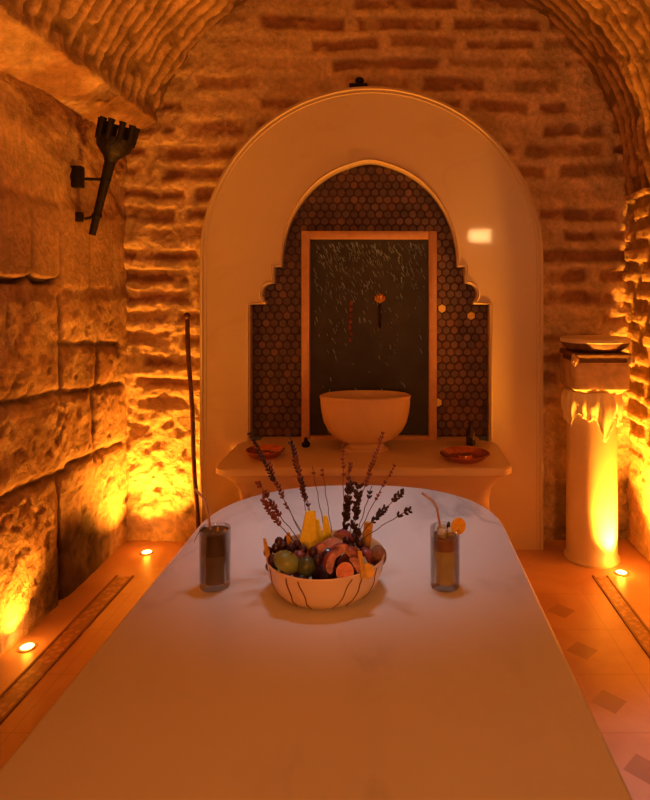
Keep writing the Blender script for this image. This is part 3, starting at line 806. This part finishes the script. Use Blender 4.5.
FG = 'fruit heaped in the bowl'
M_green = simple('green_fruit_skin', (.20,.26,.06), .35, var=.25, scale=20, bump=.05, coat=.2)
M_olive = simple('dark_green_fruit_skin', (.06,.09,.03), .35, var=.25, scale=20, bump=.05, coat=.2)
M_grape = simple('dark_purple_grape', (.045,.012,.02), .3, var=.3, scale=30, bump=.02, coat=.3)
M_redskin = simple('red_apple_skin', (.26,.055,.05), .45, var=.35, scale=35, bump=.03, coat=.3)
M_flesh = simple('pink_white_fruit_flesh', (.58,.30,.30), .5, var=.45, scale=90, bump=.1)
M_pink = simple('pink_grapefruit_flesh', (.75,.24,.12), .4, var=.2, scale=70, bump=.2)
M_brown = simple('brown_kiwi_skin', (.24,.12,.07), .8, var=.3, scale=70, bump=.3)
M_stem = simple('fruit_stem_brown', (.08,.04,.02), .7, bump=.1)
def fruit(name, px, py, Y, r, sc, m, lab, cat, amp=.05, stem=True, rot=0):
    c = at(px, py, Y); t = thing(name, lab, cat, c, group=FG)
    bm = bmesh.new(); add_blob(bm, (0,0,0), r, 3, sc, rot=Matrix.Rotation(rot, 3, 'Y'), amp=amp, seed=px, freq=1.5); obj('skin', bm, m, t)
    if stem:
        d = Matrix.Rotation(rot, 3, 'Y') @ Vector((0,0,1))
        bm = bmesh.new(); add_tube(bm, [d*r*sc[2]*.9, d*r*sc[2]*1.25+Vector((.002,0,0))], .0014, 6); obj('stem', bm, M_stem, t)
fruit('green_pear', 287, 562, 1.465, .027, (1.25,1,.85), M_green, 'pale green fruit at the front left of the bowl', 'fruit', rot=.5)
fruit('green_plum', 306, 566, 1.465, .022, (1.05,1,1), M_olive, 'dark green fruit just right of the pale green one in the bowl', 'fruit', rot=-.3)
fruit('kiwi', 378, 556, 1.56, .023, (.95,1,1.15), M_brown, 'fuzzy brown kiwi at the right end of the bowl', 'fruit', stem=False)
fruit('green_lime', 272, 566, 1.53, .016, (1,1,1), M_olive, 'small dark green fruit tucked against the left rim of the bowl', 'fruit', stem=False)
gp = [(268,552,1.55),(276,548,1.56),(283,546,1.55),(291,549,1.54),(297,545,1.56),(279,542,1.58),(303,550,1.53),(272,560,1.50),(288,540,1.59)]
gp2 = [(347,541,1.56),(354,538,1.58),(360,543,1.56),(351,549,1.53),(364,551,1.55),(357,533,1.6),(318,560,1.47),(313,552,1.5)]
for gset, lab in ((gp, 'dark purple grape in the cluster at the left of the fruit bowl'), (gp2, 'dark purple grape among the slices in the middle of the fruit bowl')):
    for i, (x, y, Y) in enumerate(gset):
        bm = bmesh.new(); add_blob(bm, (0,0,0), .0115, 3, (1,1,1.15), amp=.04, seed=i)
        tag(obj('grape', bm, M_grape, loc=at(x, y, Y)), lab, 'grape', 'grapes in the left cluster' if gset is gp else 'grapes in the middle of the bowl')
def crescent(px, py, Y, r, rot, lab, th=.011, m=None):
    c = at(px, py, Y); t = thing('apple_wedge', lab, 'fruit slice', c, group=FG); t.rotation_euler = rot
    bm = bmesh.new(); fl = bmesh.new(); n = 16
    for mesh, kk in ((bm, 'skin'), (fl, 'flesh')):
        prev = None; first = None
        for i in range(n+1):
            a = PI*(.04+.92*i/n); w = th*math.sin(a)
            o_ = Vector((r*math.cos(a), 0, r*math.sin(a)-r*.45)); core = Vector((r*.75*math.cos(a), 0, r*.12*math.sin(a)-r*.45))
            L1 = o_+Vector((0,-w,-w*.25)); L2 = o_+Vector((0,w,-w*.25))
            if kk == 'skin':
                row = [mesh.verts.new(p) for p in (L1, o_+Vector((0,-w*.5,w*.16)), o_+Vector((0,w*.5,w*.16)), L2)]
            else:
                row = [mesh.verts.new(p) for p in (L1, core, L2)]
            if prev:
                for k in range(len(row)-1): mesh.faces.new((prev[k], prev[k+1], row[k+1], row[k]))
            prev = row
    obj('skin', bm, M_redskin, t); obj('flesh', fl, m or M_flesh, t)
for px, py, Y, r, rot, lab in (
    (332,545,1.54,.029,(-.9,.3,.3),'red skinned fruit wedge at the top left of the heap'),
    (344,537,1.57,.028,(.1,.4,-.2),'red skinned fruit wedge crowning the heap'),
    (331,561,1.46,.029,(-.2,-1.2,.5),'red skinned wedge standing on end at the front of the heap'),
    (352,554,1.50,.027,(-.3,.6,-.4),'red skinned wedge lying over the grapefruit slice'),
    (358,566,1.46,.026,(-.6,1.0,-.3),'red skinned wedge at the front right of the heap'),
    (339,551,1.50,.028,(-.4,-.5,.3),'red skinned wedge in the middle of the heap'),
    (319,551,1.52,.027,(-.5,-.8,.5),'red skinned wedge beside the grapes at the left of the heap'),
    (300,556,1.52,.020,(.5,.3,.4),'small red skinned wedge above the green fruit'),
    (367,556,1.53,.024,(.3,.9,-.7),'red skinned wedge leaning toward the brown kiwi')):
    crescent(px, py, Y, r, rot, lab)
citrus(at(345,572,1.44), .021, (math.radians(62), math.radians(8), -.2), 'round pink grapefruit slice at the front rim of the bowl', FG, 'grapefruit_slice', M_pink, simple('pale_pink_rind', (.78,.45,.22), .45, bump=.1), .006)
citrus(at(367,571,1.45), .017, (math.radians(58), math.radians(-10), .5), 'small orange slice right of the grapefruit slice in the bowl', FG, 'orange_slice', M_citrus, M_rind, .006)
wedge(at(308,557,1.57), .112, .060, .018, 'tall bright yellow pineapple wedge standing at the left of the heap', FG, M_pine, (.06,.1), .15, 'pineapple_wedge', .42)
wedge(at(320,553,1.60), .085, .030, .016, 'narrow yellow pineapple wedge leaning against the tall one', FG, M_pine, (-.05,.1), .6, 'pineapple_wedge', .35)
wedge(at(329,550,1.61), .088, .036, .016, 'short yellow pineapple wedge in the middle behind the red slices', FG, M_pine, (-.12,.0), -.2, 'pineapple_wedge', .3)
wedge(at(365,555,1.60), .085, .024, .012, 'upright ochre fruit stick at the right of the heap', FG, M_ochre, (.12,0), -.2, 'fruit_stick', .95)
wedge(at(268,556,1.54), .045, .015, .008, 'small ochre sliver poking over the left rim of the bowl', FG, M_ochre, (-.2,0), .3, 'fruit_sliver', .4)
wedge(at(290,550,1.58), .045, .018, .012, 'small orange chunk between the left grapes and the tall pineapple', FG, M_citrus, (-.1,0), .3, 'fruit_chunk', .5)
wedge(at(364,578,1.44), .055, .016, .008, 'ochre peel strip draped at the right front of the heap', FG, M_ochre, (-.1,.35), .3, 'peel_strip', .6)
# fruit lying deeper, carrying the heap
for i, (x, y, r) in enumerate(((-.058,.0,.034),(.0,.04,.036),(.058,.008,.032),(.0,-.04,.032),(.062,.062,.022),(-.045,.068,.024),(.05,-.055,.022),(-.055,-.055,.02),(-.095,-.045,.018),(-.03,-.092,.018),(.005,-.095,.018),(.095,.0,.02),(.04,-.09,.017),(-.1,.01,.018))):
    bm = bmesh.new(); add_blob(bm, (0,0,0), r, 3, (1,1,.92), amp=.04, seed=i+40)
    o = obj('plum', bm, M_grape if i % 2 else M_redskin, loc=(BX+x, BY+y, TZ+.026+r*.92)); tag(o, 'dark round plum lying under the cut fruit in the bowl', 'fruit', 'plums under the cut fruit')

# ------------------------------------------------------------- lavender
M_lstem = simple('dry_lavender_stem', (.13,.08,.06), .8, var=.2, bump=0)
M_lav = simple('dark_lavender_bud', (.040,.022,.034), .8, var=.4, scale=80, bump=.2)
M_lavr = simple('reddish_dry_bud', (.22,.065,.045), .8, var=.4, scale=80, bump=.2)
def sprig(root, tip, Yr, Yt, bend, m, lab, head=.45, thick=1.0):
    a = at(*root, Yr); b = at(*tip, Yt)
    t = thing('dried_lavender_sprig', lab, 'dried flower', a, group='dried lavender sprigs in the fruit bowl')
    side = Vector((bend, 0, 0)); P = []
    for k in range(13):
        f = k/12; P.append((b-a)*f+side*(f*f-f)*4*.25+Vector((.0015*math.sin(k*2+tip[0]), .0015*math.cos(k*1.7), 0)))
    bm = bmesh.new(); add_tube(bm, P, [.0011]*13, 6); obj('stem', bm, M_lstem, t)
    bm = bmesh.new(); L_ = (b-a).length*head; nn = int(L_/.0095)
    rnd = random.Random(tip[0]*7+tip[1])
    for j in range(nn):
        f = 1-head+head*(j+.5)/nn; i = min(int(f*12), 11); p = P[i].lerp(P[i+1], f*12-i); dd = (P[i+1]-P[i]).normalized()
        if rnd.random() < .12: continue
        for q in range(3):
            an = 2*PI*q/3+rnd.random()*2; u = dd.orthogonal().normalized(); w = dd.cross(u)
            thick_ = thick*1.18; off = (u*math.cos(an)+w*math.sin(an))*.0034*thick_
            rot = (dd+off.normalized()*.8).normalized().to_track_quat('Z', 'Y').to_matrix()
            add_blob(bm, p+off, .0030*thick_*rnd.uniform(.8,1.2), 1, (.85,.85,1.8), rot=rot)
    obj('flower_head', bm, m, t)
LV = [((312,550),(250,432),1.62,1.66,.02,M_lav,'leftmost tall lavender sprig leaning far left above the bowl',.42,1.05),
      ((316,548),(289,434),1.64,1.72,-.01,M_lav,'tall upright lavender sprig left of centre of the bouquet',.42,1.1),
      ((308,550),(258,481),1.60,1.58,.03,M_lavr,'reddish sprig bending low to the left of the bowl',.5,1.2),
      ((305,552),(262,497),1.58,1.52,.04,M_lavr,'lowest reddish sprig spreading left over the bowl rim',.5,1.1),
      ((310,550),(268,462),1.61,1.70,.02,M_lavr,'thin reddish sprig between the two tall left ones',.55,1.0),
      ((313,548),(296,455),1.63,1.62,.0,M_lavr,'reddish sprig rising behind the tall pineapple wedge',.5,1.0),
      ((322,550),(300,478),1.60,1.60,.0,M_lav,'short dark sprig just above the pineapple wedge',.4,.9),
      ((328,548),(312,466),1.62,1.66,.0,M_lavr,'almost bare thin stem left of the bouquet centre',.12,.7),
      ((334,548),(322,468),1.62,1.66,.0,M_lavr,'almost bare thin stem at the bouquet centre',.12,.7),
      ((344,545),(350,462),1.62,1.70,.0,M_lavr,'reddish upright sprig in front of the basin foot',.55,1.1),
      ((344,545),(343,442),1.64,1.74,.0,M_lavr,'faint tall reddish sprig rising to the basin bowl',.35,.8),
      ((342,548),(350,482),1.62,1.61,.0,M_lav,'dense dark sprig standing in the middle right',.75,1.6),
      ((354,552),(359,484),1.575,1.52,.01,M_lav,'second dense dark sprig leaning slightly right',.75,1.5),
      ((346,545),(384,432),1.63,1.75,.01,M_lavr,'tall reddish sprig leaning right toward the basin',.5,1.0),
      ((352,548),(396,464),1.62,1.70,.02,M_lavr,'reddish sprig leaning right below the ledge edge',.45,.8),
      ((352,550),(372,486),1.60,1.60,.0,M_lav,'thin sprig with sparse buds right of the dense ones',.2,.9),
      ((352,546),(404,491),1.58,1.52,.03,M_lav,'dark arching sprig curving right over the marble',.55,1.25),
      ((352,548),(411,509),1.57,1.48,.035,M_lav,'lowest dark sprig bending right over the marble',.22,1.2)]
for a_ in LV: sprig(*a_)

# ------------------------------------------------------------- lamp on the rear wall
rl_ = thing('wall_lamp', 'rectangular lit lamp high on the rear wall behind the viewer', 'lamp', (1.158, YR+.03, 2.21))
bm = bmesh.new(); add_box(bm, -.16, .16, -.02, .05, -.10, .10, .008); obj('housing', bm, M_iron, rl_)
bm = bmesh.new(); add_box(bm, -.14, .14, .045, .065, -.078, .078, .004); obj('lamp_panel', bm, M_rearlens, rl_)

# ------------------------------------------------------------- lights
OR = (1,.31,.02)
def light(kind, name, loc, energy, color, target=None, **kw):
    d = bpy.data.lights.new(name, kind); d.energy = energy; d.color = color
    for k, v in kw.items(): setattr(d, k, v)
    o = bpy.data.objects.new(name, d); COL.objects.link(o); o.location = loc
    if target is not None: o.rotation_euler = (Vector(target)-Vector(loc)).to_track_quat('-Z', 'Y').to_euler()
    return o
beam = [((-1.46, 2.66, 1), 50, 120), ((-1.43, 3.56, 1), 125, 120), ((1.30, 3.27, 1.2), 300, 112), ((-1.40, 1.50, 1), 60, 120), ((-1.6, 2.35, 2.25), 300, 56), ((-1.4, .2, 1), 40, 120)]  # right wall beam angled across, added to brighten the upper left wall
for (x, y, _), (tg, e, sz) in zip(LAMPS, beam):
    light('SPOT', 'floor_beam', (x, y, .022), e, OR, tg, spot_size=math.radians(sz), spot_blend=.9, shadow_soft_size=.12 if e > 290 and x > 1.22 else .02)
    light('POINT', 'floor_glow', (x, y, .035), 1.1 if e == 300 and y > 3 else .6, OR, shadow_soft_size=.02)
WARM = (1,.25,.035)
light('SPOT', 'warm_platform_fill', (-.1, .3, 3.2), 15, WARM, (-.1, 1.5, .75), spot_size=math.radians(62), spot_blend=1, shadow_soft_size=.25)  # added unseen fill warming the near platform, no lamp hangs here
light('AREA', 'warm_rear_fill', (-.1, -.95, 1.35), 19, WARM, (-.1, 3.6, 1.5), shape='DISK', size=.4)  # added fill without a fixture, placed so its reflection lands inside the niche
light('SPOT', 'cool_spot_over_platform', (-.1, 2.1, 3.2), 66, (.92,1,1.1), (-.12, 2.03, .75), spot_size=math.radians(33), spot_blend=.75, shadow_soft_size=.22)
light('SPOT', 'cool_spot_over_floor', (1.0, 1.6, 2.6), 60, (.9,.75,.85), (1.12, 1.75, 0), spot_size=math.radians(28), spot_blend=.7, shadow_soft_size=.08)

w = bpy.data.worlds.new('room_air'); S.world = w; w.use_nodes = True
w.node_tree.nodes['Background'].inputs[0].default_value = (1,.3,.05,1); w.node_tree.nodes['Background'].inputs[1].default_value = .03

# ------------------------------------------------------------- camera
cd = bpy.data.cameras.new('camera'); co = bpy.data.objects.new('camera', cd); COL.objects.link(co)
co.location = (0, 0, HC); co.rotation_euler = (PI/2, 0, 0)
cd.sensor_fit = 'VERTICAL'; cd.sensor_height = 24; cd.sensor_width = 24
cd.lens = 24*F/800
cd.shift_x = (325-VX)/800; cd.shift_y = -(400-VY)/800
cd.clip_start = .02
S.camera = co
S.view_settings.view_transform = 'Standard'; S.view_settings.look = 'None'; S.view_settings.gamma = 1; S.view_settings.exposure = 0
S.view_settings.use_curve_mapping = False
S.cycles.use_denoising = True; S.cycles.max_bounces = 8; S.cycles.transmission_bounces = 8; S.cycles.transparent_max_bounces = 8
S.cycles.sample_clamp_indirect = 4
